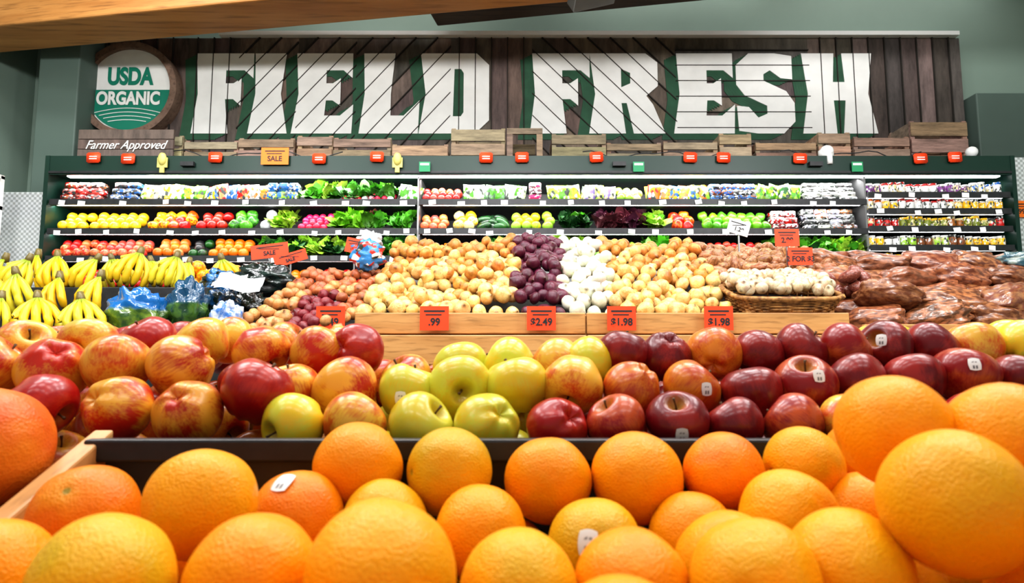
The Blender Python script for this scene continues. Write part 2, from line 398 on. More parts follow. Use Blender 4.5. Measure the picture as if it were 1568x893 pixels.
for ch,u in word:
    glyph(ch,u,M_letter,.014,0,0,'letter_'+ch.lower())
    for k in range(1,6): glyph(ch,u,M_green,.009-.0008*k,-.020*k,-.010*k,'letter_shadow')
a=Acc(); a.box(-2.45,3.74,5.2,5.4,3.655,3.69); a.build('top_flashing',[M_white],sign)
a=Acc(); a.box(-3.5,3.76,SY+.03,5.4,Z0,Z1); a.build('backing',[M_groove],sign)
ro=empty('organic_roundel_sign'); rx,rz=-3.145,3.16
def disc(name,r0,r1,y0,y1,mat,a0=0,a1=2*math.pi,n=72):
    a=Acc(); V=[];F=[]
    for i in range(n+1):
        t=a0+(a1-a0)*i/n
        for r,y in((r0,y0),(r1,y0),(r1,y1),(r0,y1)): V.append((rx+r*math.cos(t),y,rz+r*math.sin(t)))
    for i in range(n):
        for k in range(4): q=i*4; F.append((q+k,q+4+k,q+4+(k+1)%4,q+(k+1)%4))
    a.add(V,F,smooth=False); a.build(name,[mat],ro)
M_rim=wood('rim_wood',lin(112,88,74),lin(138,112,96),(2,2,2),4,.7)
disc('rim',.35,.402,5.13,5.25,M_rim); disc('white_face',0.001,.351,5.17,5.2,M_letter)
disc('green_face',.001,.34,5.162,5.172,M_usg,math.pi,2*math.pi)
for k in range(4):
    V=[];F=[];n=24
    for i in range(n+1):
        x=-.27+.54*i/n; x=x*(1-.14*k); z=-.21-.033*k+.05*math.cos(x*5)
        V+= [(rx+x,5.157,rz+z),(rx+x,5.157,rz+z+.006)]
    for i in range(n): F.append((2*i,2*i+2,2*i+3,2*i+1))
    a=Acc(); a.add(V,F); a.build('field_line',[M_letter],ro)
text('USDA',(rx,5.165,rz+.11),.2,M_usg,ro,.72,off=.008); text('ORGANIC',(rx,5.155,rz-.08),.15,M_letter,ro,.76,off=.006)
fa=empty('farmer_approved_board')
a=Acc()
for k in range(3): a.box(-3.19,-2.49,4.66,4.68,2.42+.075*k,2.49+.075*k,0,jit(lin(96,82,74),.1))
for x in(-3.1,-2.6): a.box(x,x+.05,4.68,4.72,2.36,2.64,0,lin(70,56,48))
a.build('board',[M_plank],fa); text('Farmer Approved',(-2.84,4.655,2.52),.092,M_letter,fa,.88,shear=.45)

# ------------------------------------------------------------------ wooden crates on the case
CT=2.36
for u0,u1,h in [(130,200,.27),(205,276,.27),(280,361,.23),(363,448,.25),(453,507,.27),(509,597,.255),(600,685,.2),(690,773,.33),(776,831,.315),(845,928,.28),(930,1014,.22),(1017,1100,.225),(1104,1153,.29),(1160,1253,.225),(1256,1305,.295),(1310,1395,.26),(1400,1487,.385)]:
    x0,x1=(u0-784)*.00486,(u1-784)*.00486; a=Acc(); y0=4.74+R(-.02,.02); y1=y0+.3; base=jit(lin(146,122,100),.15); z0=CT+.002; hh=h
    endon=(u0==776)
    if not endon:
        ns=3 if hh>.21 else 2; sh=(hh)/ns
        for k in range(ns):
            for y in(y0,y1-.014): a.box(x0,x1,y,y+.014,z0+k*sh+.004,z0+(k+1)*sh-.018,0,jit(base,.25))
        for x in(x0+.004,x1-.026):
            for k in range(ns): a.box(x,x+.018,y0+.014,y1-.014,z0+k*sh+.006,z0+(k+1)*sh-.012,0,jit(base,.2))
            for y in(y0+.014,y1-.036): a.box(x-.002,x+.03,y,y+.02,z0,z0+hh-.005,0,jit(base,.2))
        for k in range(4): a.box(x0,x1,y0+.014+k*.07,y0+.07+k*.07,z0,z0+.01,0,base)
    else:
        for zz in(z0,z0+hh-.045): a.box(x0,x1,y0,y0+.02,zz,zz+.045,0,jit(base,.2))
        for x in(x0,x1-.045): a.box(x,x+.045,y0,y0+.018,z0+.045,z0+hh-.045,0,jit(base,.2))
        for k in range(3): a.box(x0+.045,x1-.045,y0+.28,y0+.292,z0+k*.1,z0+.085+k*.1,0,jit(base,.3))
        for x in(x0,x1-.012):
            for k in range(3): a.box(x,x+.012,y0+.02,y0+.28,z0+k*.1,z0+.085+k*.1,0,jit(base,.2))
    a.build('wooden_crate',[M_crate],bevel=.002)

# ------------------------------------------------------------------ refrigerated case
case=empty('refrigerated_produce_case')
a=Acc()
a.box(-3.2,3.45,4.42,5.1,2.24,2.36,0)
a.box(-3.2,3.45,4.405,4.42,2.225,2.36,0); a.box(-3.2,3.45,4.395,4.405,2.235,2.25,1)
a.box(-3.2,3.45,5.0,5.1,0.6,2.24,2)
a.box(-3.2,3.45,4.2,5.1,0,.6,1); a.box(-3.2,3.45,4.2,4.24,.6,.78,1)
for x in(-3.23,3.45): a.box(x,x+.03,4.40,5.1,0,2.36,0)
for x in(-.657,2.447): a.box(x,x+.012,4.44,5.0,.6,2.24,4)
SH=[2.05,1.845,1.655,1.44]
RSH=[2.10,1.985,1.862,1.73,1.60]
tags=Acc()
def shelf(x0,x1,z):
    a.box(x0,x1,4.43,5.0,z-.02,z,1); a.box(x0,x1,4.41,4.43,z-.034,z+.006,1); a.box(x0+.02,x1-.02,4.45,4.48,z-.027,z-.02,3)
    x=x0+R(.03,.12)
    while x<x1-.06:
        w=R(.038,.05); zz=z-.018+R(-.012,.008)
        tags.box(x,x+w,4.400,4.403,zz-.018,zz+.014,0,rot=(R(-.2,.1),R(-.15,.15),0)); x+=R(.12,.3)
for z in SH: shelf(-3.19,-.66,z); shelf(-.64,2.445,z)
for z in RSH: shelf(2.46,3.44,z)
a.box(-3.1,3.4,4.44,4.48,2.222,2.235,3)
a.build('cabinet',[M_casegreen,M_black,M_liner,M_led,M_steel],case)
tags.build('shelf_price_tags',[M_tag],case)

veg=Acc();grn=Acc();pk=Acc();jr=Acc()
cx=lambda u:(u-784)*.00454
def rounds(u0,u1,z,r,cols,tm=SPH,rows=3,c2=None,sq=1.):
    x0,x1=cx(u0),cx(u1)
    for k in range(rows):
        x=x0+r*(1+.5*(k%2))
        while x<x1-r*.7:
            c=jit(random.choice(cols),.18); d=jit(random.choice(c2 or cols),.2)
            veg.put(random.choice(tm),(x+R(-.004,.004),4.475+k*r*1.4+R(-.006,.006),z+r*.85+k*r*1.15+R(-.003,.006)),(r,r,r*sq),(R(-1.5,1.5),R(-1.5,1.5),R(0,6)),col=c,col2=d); x+=r*1.9
def leaves(u0,u1,z,cols,s=.08):
    x0,x1=cx(u0),cx(u1)
    for k in range(3):
        x=x0+s*.5
        while x<x1-s*.3:
            c=jit(random.choice(cols),.25); grn.put(random.choice(LEAVES),(x,4.49+k*.055,z+.055+k*.032),s*R(.85,1.1),(R(.2,.9),R(-.4,.4),R(0,6)),col=c,col2=tuple(q*.6 for q in c)); x+=s*.75
def packs(u0,u1,z,cols,c2,w=.045,h=.024,n=3):
    x0,x1=cx(u0),cx(u1)
    for k in range(n):
        x=x0+w
        while x<x1-w*.8:
            pk.put(CBOX,(x+R(-.003,.003),4.50+k*.02,z+h+k*h*2.05),(w*.94,.05,h),(0,0,R(-.05,.05)),col=jit(random.choice(cols),.2),col2=jit(random.choice(c2),.2)); x+=w*2.02
def bags(u0,u1,z,cols,c2,w=.046,h=.068):
    x0,x1=cx(u0),cx(u1)
    for k in range(2):
        x=x0+w*.9
        while x<x1-w*.5:
            pk.put(random.choice(PILLOW),(x,4.50+k*.07,z+h*.95+k*.012),(w*R(.9,1.1),.06,h*R(.85,1.05)),(R(-.35,-.1),R(-.25,.25),R(-.4,.4)),col=jit(random.choice(cols),.2),col2=jit(random.choice(c2),.2)); x+=w*1.5
red=lin(190,26,24);dred=lin(120,18,22);yel=lin(242,188,26);lem=lin(240,208,36);org=lin(242,114,16);gre=lin(82,158,36);dgr=lin(34,88,34);lgr=lin(155,202,60);pink=lin(200,84,72);mag=lin(190,24,84);pur=lin(76,28,48);wht=(.74,.74,.72);peach=lin(226,126,70);brn=lin(134,78,42);blu=lin(40,100,175);blk=(.03,.03,.03);crm=lin(220,205,150)
S1,S2,S3,S4=SH
packs(90,165,S1,[red,dred,blk],[brn,pink]); packs(167,208,S1,[wht,blk],[dred,blu])
bags(213,312,S1,[lgr,yel,crm],[lgr,gre,wht]); bags(312,405,S1,[org,peach,blu],[yel,red,wht]); packs(407,460,S1,[wht,blu],[blu,lgr],.035,.034,2)
leaves(462,520,S1,[gre,lgr]); leaves(520,608,S1,[gre,lin(60,120,40)]); rounds(522,606,S1,.024,[mag,red,wht],rows=2); bags(608,638,S1,[wht,gre],[gre])
rounds(645,708,S1,.028,[pink,peach,red]); bags(710,810,S1,[lin(180,205,160),lin(120,155,110)],[gre,wht]); packs(810,840,S1,[mag,pur],[wht,mag])
bags(840,897,S1,[gre,lgr],[yel,lgr]); bags(895,945,S1,[wht,crm],[lin(130,110,170),lgr]); rounds(945,992,S1,.03,[lgr,crm]); bags(995,1090,S1,[org,blu,peach,lgr],[red,lgr,yel])
packs(1090,1165,S1,[wht,blu],[blk,brn],.04,.022); bags(1165,1232,S1,[gre,dgr],[lgr,gre]); packs(1235,1320,S1,[wht,blk],[blk,wht],.06,.018,4)
rounds(88,135,S2,.036,[lem,yel]); rounds(137,225,S2,.036,[lem,yel,lin(235,180,30)]); rounds(226,300,S2,.038,[red,yel,org],PEPPER,c2=[yel,red]); rounds(300,348,S2,.037,[red,lin(220,50,30)])
rounds(350,397,S2,.04,[gre,dgr],PEPPER); rounds(397,416,S2,.042,[wht]); leaves(414,455,S2,[lgr],.085); rounds(456,506,S2,.027,[mag,lin(205,40,70)],rows=4); leaves(507,556,S2,[lin(130,200,40)],.09); leaves(556,596,S2,[lin(110,60,50),gre],.085); leaves(597,637,S2,[gre],.085)
rounds(643,691,S2,.032,[pink,peach]); rounds(693,733,S2,.04,[crm,yel]); rounds(735,781,S2,.03,[dgr,lin(25,50,28)],sq=2.1); rounds(783,829,S2,.036,[lem,lgr,yel]); rounds(830,858,S2,.038,[lgr]); leaves(858,908,S2,[gre,dgr],.085)
leaves(914,990,S2,[pur,lin(96,44,52)],.09); leaves(990,1028,S2,[gre,lgr],.08); rounds(1029,1075,S2,.038,[org,red],PEPPER); rounds(1075,1180,S2,.036,[lin(110,185,30),gre],PEPPER); packs(1183,1232,S2,[red,dred],[wht,red]); packs(1233,1320,S2,[blk,wht,(.3,.3,.35)],[wht,blk,brn],.045,.02,4)
rounds(84,140,S3,.034,[red,peach]); rounds(140,235,S3,.034,[red,pink,peach]); rounds(236,288,S3,.036,[peach,org]); rounds(290,320,S3,.034,[dgr,blk]); rounds(321,386,S3,.036,[org]); leaves(388,440,S3,[dgr,gre]); leaves(440,530,S3,[gre,lgr,dgr]); leaves(530,638,S3,[gre,dgr])
rounds(645,740,S3,.022,[org,peach],sq=2.5); leaves(740,850,S3,[gre,dgr]); leaves(850,905,S3,[lgr]); rounds(905,985,S3,.025,[gre,lgr],sq=2); leaves(985,1035,S3,[gre]); rounds(1035,1180,S3,.03,[brn,red]); leaves(1180,1250,S3,[dgr,gre]); leaves(1252,1320,S3,[gre,lgr])
for u0 in range(90,1310,80):
    if not 620<u0<650: rounds(u0,u0+70 if u0+70<638 or u0>640 else 636,S4,.035,[random.choice([dgr,brn,org,red,lgr])])
jc=[[(wht,red),(wht,blu),(blu,wht),(lin(120,60,130),wht)],[(wht,org),(yel,wht),(org,wht),(wht,red)],[(brn,blk),(lin(150,90,30),crm),(lin(120,130,40),yel),(red,blk)],[(yel,wht),(brn,blk),(wht,blk),(lgr,wht)],[(org,blk),(red,yel),(brn,wht),(org,wht)]]
for z,ch in zip(RSH,jc):
    x=2.49
    while x<3.40:
        c=random.choice(ch)
        for rep in range(random.choice([2,3])):
            r=.026; h=.036+R(-.004,.006)
            if x>3.41: break
            for y in(4.46,4.525):
                v,f=JAR; vc=np.where((v[:,2:3]>.55),np.array([c[1]]),np.array([c[0]])); 
                jr.add(v*np.array((r,r,h))+np.array((x,y,z+h+.001)),f,0,vc,np.where((v[:,2:3]>.55),np.array([c[1]]),np.array([crm])) if R(0,1)<.4 else vc,lp=v)
            x+=.056
veg.build('case_vegetables_and_fruit',[M_prod]); grn.build('case_leafy_greens',[M_leaf]); pk.build('packaged_salads_and_berries',[M_print]); jr.build('deli_jars',[M_print])

ht=Acc()
for u in(155,207,338,494,581,745,799,911,1052,1102,1217,1398,1450):
    x=(u-784)*.00459; z=2.335+R(-.004,.012)
    ht.put(CBOX,(x,4.385,z),(.046,.006,.036),(0,R(-.06,.06),0),mat=0); 
    for q in(-.012,.004): ht.box(x-.026,x+.026,4.3775,4.379,z+q,z+q+.006,1)
    ht.box(x-.004,x+.004,4.385,4.41,z,z+.02,2)
for u in(653,974,1302):
    x=(u-784)*.00459; ht.box(x-.038,x+.038,4.38,4.385,2.24,2.31,3); ht.box(x-.03,x+.03,4.378,4.38,2.285,2.3,1)
for u in(259,612):
    x=(u-784)*.00459; ht.box(x-.035,x+.035,4.38,4.388,2.27,2.34,4); ht.put(SPH[0],(x,4.38,2.33),(.03,.02,.045),mat=4); ht.box(x-.015,x+.015,4.378,4.39,2.235,2.28,4)
for u in(297,945,1240): x=(u-784)*.00459; ht.box(x-.045,x+.045,4.37,4.40,2.28,2.31,5)
ht.build('canopy_price_tags',[M_ora,M_tag,M_steel,M_grn,M_yel,M_black])
def price_card(name,x,y,z,w,h,txt,mat=M_ora,rot=0,post=0):
    e=empty(name); a=Acc(); a.box(x-w/2,x+w/2,y,y+.003,z-h/2,z+h/2,0,rot=(0,rot,0)); a.box(x-w*.36,x+w*.36,y-.001,y,z+h*.26,z+h*.33,1,rot=None if not rot else (0,rot,0)); 
    a.box(x-w*.3,x+w*.25,y-.001,y,z+h*.12,z+h*.17,1)
    if post: a.box(x-.004,x+.004,y+.004,y+.012,z-post,z,2)
    a.build('card',[mat,M_ink,M_steel],e); text(txt,(x,y-.0015,z-h*.16),h*.42,M_ink,e,.95,ext=.0005,off=.001,rot=(math.pi/2,rot,0)); return e
price_card('orange_sale_sign',-1.635,4.38,2.35,.19,.12,'SALE',M_org2)
v,f=revolve([(.001,-1),(1,-1),(1,1),(.001,1)],20)
a=Acc(); a.put(sphere_t(20,12),(2.2,4.44,2.40),(.045,.05,.045)); a.put((v,f),(2.2,4.45,2.385),(.05,.05,.026)); a.put((v,f),(2.2,4.40,2.33),(.018,.018,.03)); a.build('security_camera',[M_white])
a=Acc(); a.put(sphere_t(20,12),(3.33,4.6,2.45),.04); a.put((v,f),(3.33,4.6,2.4),(.02,.02,.04)); a.build('white_spot_lamp',[M_white])
a=Acc()
for x0,x1,s in((-2.4,-1.2,.05),(.5,1.5,.04),(1.9,2.9,.05)):
    P=[(x0+(x1-x0)*i/16,4.5,2.40+s*math.sin(i*1.3)*.3+s*.5*math.cos(i*.7)) for i in range(17)]; v2,f2=tube(P,.004,5); a.add(v2,f2)
a.build('canopy_cable',[M_black])

simple_box('diamond_plate_panel',-3.68,-3.25,4.5,4.9,0,2.13,M_dia,bevel=.01)
simple_box('diamond_plate_endcap',3.53,4.3,4.62,4.9,0,2.42,M_dia,bevel=.01)
price_card('orange_shelf_sign',3.64,4.60,2.03,.18,.12,'1.99',M_org2)
a=Acc(); 
for z in(.3,.8,1.25,1.6,1.95,2.16): a.box(-4.08,-3.42,3.9,4.3,z,z+.025,0)
for x in(-4.08,-3.45):
    for y in(3.9,4.27): a.box(x,x+.03,y,y+.03,0,2.18,0)
for z in(.325,.825,1.275,1.625,1.975):
    for k in range(6): a.put(CBOX,(-4.02+k*.1,4.02,z+.09),(.042,.06,.085),mat=1,col=jit(random.choice([wht,blu,crm])),col2=blu)
a.build('white_shelving_rack',[M_white,M_print])
a=Acc(); a.box(-3.66,-3.30,4.0,4.02,2.19,2.34,0); a.box(-3.645,-3.315,3.995,4.0,2.205,2.325,1); a.box(-3.6,-3.42,4.02,4.05,2.185,2.19,0); a.build('framed_chalkboard',[M_trim,M_ink])

# ------------------------------------------------------------------ onion display
tb=empty('onion_display_table')
a=Acc()
a.box(-.69,.322,2.86,2.885,1.065,1.157); a.box(.328,1.48,2.86,2.885,1.065,1.157)
a.box(-.66,.322,2.83,2.87,.93,1.058); a.box(.328,1.48,2.83,2.87,.93,1.058)
a.box(-.69,1.48,2.885,2.9,0.0,1.15)
a.build('front_panels',[M_table],tb,bevel=.004)
a=Acc(); a.box(-.69,1.48,2.9,3.85,0,1.04); 
a.add([(-.69,2.9,1.04),(1.48,2.9,1.04),(1.48,3.85,1.04),(-.69,3.85,1.04),(-.69,2.9,1.1),(1.48,2.9,1.1),(1.48,3.85,1.50),(-.69,3.85,1.50)],[(0,3,2,1),(4,5,6,7),(0,1,5,4),(1,2,6,5),(2,3,7,6),(3,0,4,7)],smooth=False)
a.build('sloped_bed',[M_black],tb)
yo=lin(200,146,72); yo2=lin(230,198,128); yb=lin(166,98,36); yb2=lin(204,146,70); rp=lin(66,18,36); rp2=lin(98,32,54); wo=lin(226,222,204); wo2=lin(206,206,172)
on=Acc()
def ocolor(x,y):
    s=x-(y-2.95)*.06+R(-.02,.02); f=(y-2.95)/.85+R(-.4,.4)
    if s<0 or s>.47: return (yb,yb2) if f>.5 else (yo,yo2)
    if s<.225: return (rp,rp2)
    return (wo,wo2)
for k in range(15):
    y=2.94+k*.060; zc=1.172+k*.0325+ .012*math.sin(k*1.1)
    x=-.665+(k%2)*.036; xm=.985 if k<5 else 1.05
    while x<xm:
        c=ocolor(x,y); r=.038*R(.8,1.17); hump=.02*math.sin(x*5.1+1)+.012*math.sin(x*11+y*7)
        if k==0: hump=0
        on.put(random.choice(ONIONS),(x+R(-.007,.007),y+R(-.01,.01),zc+hump+R(-.014,.016)),(r,r,r*R(.85,1.0)),(R(-2.4,2.4),R(-1,1),R(0,6)),col=jit(c[0],.24),col2=jit(c[1],.18)); x+=.074
for _ in range(60):
    x=R(-.6,.98); y=R(3.0,3.6); zc=1.172+(y-2.94)/.060*.0325+.045+.02*math.sin(x*5.1+1); c=ocolor(x,y)
    on.put(random.choice(ONIONS),(x,y,zc),(.038,.038,.035),(R(-2.4,2.4),R(-1,1),R(0,6)),col=jit(c[0],.24),col2=jit(c[1],.18))
on.build('onion_heap',[M_onion],None)
pt=Acc()
for _ in range(280):
    x=R(1.06,1.7); y=R(3.25,3.85); z=1.20+(y-2.95)*.40+R(0,.07)
    pt.put(random.choice(SPH),(x,y,z),(R(.025,.033),R(.025,.033),R(.04,.06)),(R(-2,2),R(-2,2),R(0,6)),col=jit(lin(136,86,54),.25),col2=jit(lin(176,126,84),.2))
pt.build('loose_potato_heap',[M_prod])
bk=empty('wicker_garlic_basket'); a=Acc()
def loop(cx_,cy_,hx,hy,z,ph,r,n=64,amp=.004,tilt=0.):
    P=[]
    for i in range(n+1):
        t=2*math.pi*i/n; c,s=math.cos(t),math.sin(t); e=.45
        x=hx*math.copysign(abs(c)**e,c); y=hy*math.copysign(abs(s)**e,s); w=amp*math.sin(16*t+ph); L=math.hypot(x,y)
        P.append((cx_+x*(1+w/L),cy_+y*(1+w/L),z+y*tilt))
    return tube(P,r,5)
for k in range(8):
    v,f=loop(1.235,3.0,.205+.004*k,.12+.004*k,1.165+k*.012,(k%2)*math.pi,.0065,tilt=.04*k); a.add(v,f)
for ph in(0,math.pi): v,f=loop(1.235,3.0,.245,.155,1.265,ph,.011,amp=.006,tilt=.32); a.add(v,f)
for i in range(36):
    t=2*math.pi*i/36; c,s=math.cos(t),math.sin(t); x=math.copysign(abs(c)**.45,c); y=math.copysign(abs(s)**.45,s)
    v,f=tube([(1.235+.205*x,3+.12*y,1.16),(1.235+.24*x,3+.15*y,1.262+.32*.15*y)],.004,5); a.add(v,f)
a.box(1.04,1.43,2.89,3.11,1.158,1.168)
a.build('woven_basket',[M_wick],bk)
a=Acc()
for _ in range(130):
    x=R(1.02,1.45); y=R(2.87,3.14); a.put(random.choice(ONIONS),(x,y,1.252+R(0,.03)+(y-2.87)*.36),(.029,.029,.027),(R(-1.5,1.5),R(-1.5,1.5),R(0,6)),col=jit(lin(214,200,168),.16),col2=jit(lin(178,148,114),.18))
a.build('garlic',[M_onion],bk)
for x,tx in((-.785,'1.49'),(-.336,'.99'),(.127,'$2.49'),(.474,'$1.98'),(.894,'$1.98')): price_card('price_card',x,2.82,1.13,.125,.105,tx)

lt=empty('left_produce_table'); a=Acc()
a.box(-2.75,-.70,2.75,3.85,0,1.0,0)
a.add([(-2.75,2.75,1.0),(-.70,2.75,1.0),(-.70,3.85,1.0),(-2.75,3.85,1.0),(-2.75,2.75,1.04),(-.70,2.75,1.04),(-.70,3.85,1.36),(-2.75,3.85,1.36)],[(0,3,2,1),(4,5,6,7),(0,1,5,4),(1,2,6,5),(2,3,7,6),(3,0,4,7)],smooth=False)
a.box(-2.75,-1.72,2.98,3.2,1.0,1.17); a.box(-2.75,-1.5,3.22,3.7,1.0,1.31)
a.build('black_bin',[M_black],lt,bevel=.004)
sh=Acc()
for k in range(13):
    y=2.83+k*.054; x=-1.17+.09*(k/12)
    while x<-.70:
        n=mnoise.noise(Vector((x*4,y*4,2))); 
        c=(lin(104,18,28),lin(126,34,42)) if (-1.0<x<-.82 and y<3.2) else ((lin(150,70,38),lin(182,106,62)) if n>-.1 else (lin(170,104,54),lin(202,148,92)))
        sh.put(random.choice(ONIONS),(x+R(-.01,.01),y,1.09+(y-2.83)*.47+R(-.01,.03)),(.030,.030,.028),(R(-2,2),R(-1,1),R(0,6)),col=jit(c[0],.2),col2=jit(c[1],.2)); x+=.053
sh.build('shallots_and_red_onions',[M_onion])

def banana(i,n,sd):
    rr=random.Random(sd*31+i); az=(-math.pi/2)+(i-(n-1)/2)*.45; P=[];rad=[]
    for k in range(11):
        t=k/10; r=.012+.08*math.sin(t*2.3)*(1+.08*rr.uniform(-1,1)); z=.085-.165*t**1.05
        P.append((r*math.cos(az),r*math.sin(az)*.9,z)); 
        rad.append(.0165*min(1,.32+2.6*max(0,t-.06),.3+4.5*(1-t)))
    v,f=tube(P,rad,8); tt=np.repeat(np.arange(11)/10,8); return v,f,tt
BUN=[]
for sd in range(3):
    V=[];F=[];T=[];o=0;n=5
    for i in range(n):
        v,f,tt=banana(i,n,sd); V.append(v); F+=[tuple(q+o for q in p) for p in f]; T.append(tt); o+=len(v)
    v,f=tube([(0,0,.07),(0,0,.095),(0,.005,.12)],[.016,.017,.012],8); V.append(v); F+=[tuple(q+o for q in p) for p in f]; T.append(np.full(len(v),-.1))
    BUN.append((np.vstack(V),F,np.concatenate(T)))
bn=Acc()
def bunch(x,y,z,rz,s=1.):
    v,f,tt=random.choice(BUN); c=np.array(jit(random.choice([lin(236,182,16),lin(228,188,30),lin(214,196,44)]),.1)); g=np.array(lin(150,165,45)); d=np.array(lin(45,35,20))
    col=np.tile(c,(len(v),1)); m=(tt<.15)[:,None]; col=np.where(m,g,col); col=np.where((tt>.93)[:,None],d,col); col=np.where((tt<-.05)[:,None],np.array(lin(110,95,45)),col)
    M=np.array(Euler((R(-.2,.3),R(-.35,.35),rz)).to_matrix()); bn.add((v*s)@M.T+np.array((x,y,z)),f,0,col,col*.8,lp=v)
for y,z,xa,xb,s in((2.78,1.115,-2.6,-1.80,1.08),(3.02,1.255,-2.65,-1.72,1.08),(3.3,1.39,-2.72,-1.6,1.1),(3.5,1.41,-2.72,-1.55,1.05)):
    x=xa
    while x<xb: bunch(x+R(-.03,.03),y+R(-.03,.03),z+R(-.02,.02),R(-.9,.9),s*R(.9,1.05)); x+=.195
bn.build('banana_bunches',[M_ban])
gf=Acc()
for _ in range(26): gf.put(SPH[0],(R(-1.85,-1.5),R(3.6,3.8),1.36+R(0,.12)),.042,(R(0,3),0,0),col=org,col2=yel)
gf.build('grapefruit_heap',[M_prod])
def bag(name,x,y,z,sx,sy,sz,c,c2,sd,mat=M_plas,top=None,rot=(0,0,0)):
    a=Acc(); v,f=lumpy(34,26,sd,.36,2.6); col=np.tile(np.array(c),(len(v),1))
    if top: col=np.where((v[:,2:3]>.2),np.array([top]),col)
    m=np.array(Euler(rot).to_matrix()); a.add((v*np.array((sx,sy,sz)))@m.T+np.array((x,y,z)),f,0,col,np.where((v[:,2:3]>.2),np.array([top]),np.array([c2])) if top else c2,lp=v); return a.build(name,[mat])
bag('bagged_pears',-1.66,2.87,1.15,.13,.07,.11,lin(110,135,40),lin(50,80,35),3,top=lin(20,96,160))
bag('bagged_pears',-1.46,2.93,1.18,.09,.07,.12,lin(70,105,40),lin(30,60,40),8,top=lin(20,66,96))
bag('bagged_grapes',-1.36,3.05,1.19,.08,.08,.10,lin(20,30,20),lin(30,80,125),12)
bag('bagged_grapes',-1.50,3.35,1.33,.10,.08,.08,lin(18,22,22),lin(40,110,170),15)
bag('bagged_grapes',-1.3,3.4,1.36,.16,.10,.09,lin(12,14,14),lin(32,50,44),17)
bag('bagged_grapes',-1.27,3.15,1.2,.09,.09,.08,lin(12,14,14),lin(24,40,30),19)
bag('crumpled_plastic_bag',-1.25,2.86,1.12,.07,.05,.09,lin(190,195,205),lin(60,110,180),21)
bag('crumpled_plastic_bag',-.82,3.72,1.63,.07,.05,.06,lin(225,225,225),lin(180,180,185),23)
bag('snack_bag',-.76,3.4,1.50,.09,.05,.075,lin(60,130,190),lin(200,60,50),25,mat=M_print)
for (x,y,z,w,h,rx_,rz_) in((-1.25,2.98,1.30,.10,.085,.75,.15),(-1.33,3.06,1.32,.085,.07,.9,-.3)):
    V=[];F=[]
    m=Euler((rx_,.1,rz_)).to_matrix()
    for i in range(9):
        for j in range(5): p=m@Vector(((i/4-1)*w,(j/2-1)*h*.6,.010*math.sin(i*.9)+.006*math.sin(j*2))); V.append((x+p.x,y+p.y,z+p.z))
    for i in range(8):
        for j in range(4): q=i*5+j; F.append((q,q+5,q+6,q+1))
    a=Acc(); a.add(V,F); a.build('paper_sheet',[M_tag])
price_card('produce_sign',-1.36,3.62,1.56,.21,.08,'SALE',rot=-.12,post=.2)
price_card('produce_sign',-1.2,3.5,1.5,.18,.06,'SALE',rot=-.3,post=.15)
price_card('produce_sign',-.9,3.68,1.60,.1,.085,'.99',rot=.2,post=.2)
price_card('produce_sign',1.41,3.3,1.575,.125,.09,'2.99',post=.3)
price_card('produce_sign',1.465,3.28,1.475,.125,.09,'2 FOR $3',post=.25)
price_card('produce_sign',1.27,3.6,1.69,.12,.08,'1.29',M_tag,rot=.3,post=.25)

# right: bagged potatoes (film bags full of russets)
rt=empty('potato_display_table'); a=Acc(); a.box(1.5,3.3,2.86,3.85,0,1.08,0); a.box(1.53,3.3,2.83,2.86,.9,1.105,1); a.build('bin',[M_black,M_table],rt,bevel=.004)
def bagmesh(sd):
    rr=random.Random(sd); C=[(rr.uniform(-1,1),rr.uniform(-1,1),rr.uniform(-1,1)) for _ in range(30)]
    C=[np.array(c)/np.linalg.norm(c) for c in C]
    def fn(x,y,z):
        p=np.array((x,y,z)); m=max(math.exp(-((p-c)@(p-c))/.075) for c in C)
        k=.84+.2*m+.03*nz(p,5,sd)
        if x>.6: k*=1-.5*(x-.6)
        return (x*k*1.08,y*k,z*k)
    return sphere_t(48,32,fn)
pb=Acc(); BT=[bagmesh(s) for s in(31,33,35)]
for lay in range(4):
    for row in range(4):
        y=2.95+row*.21+lay*.05; x=1.64+(lay%2)*.1+(row%2)*.06
        if lay>1+row*1.0: continue
        while x<3.1:
            pb.put(random.choice(BT),(x,y,1.135+lay*.085+row*.035+R(-.015,.015)),(R(.16,.2),R(.11,.13),R(.07,.085)),(R(-.3,.4),R(-.25,.25),R(-.5,.5)),col=jit(lin(98,54,34),.3),col2=jit(lin(156,100,66),.2)); x+=.27
for _ in range(40): pb.put(random.choice(SPH),(R(1.5,1.8),R(3.1,3.6),1.28+R(0,.1)),(.033,.033,.055),(R(-2,2),R(-2,2),0),col=lin(110,56,46),col2=lin(142,80,64))
pb.build('bagged_potatoes',[M_bagp])
bag('blue_produce_bag',2.72,3.45,1.47,.14,.08,.06,lin(50,84,96),lin(130,140,130),41)

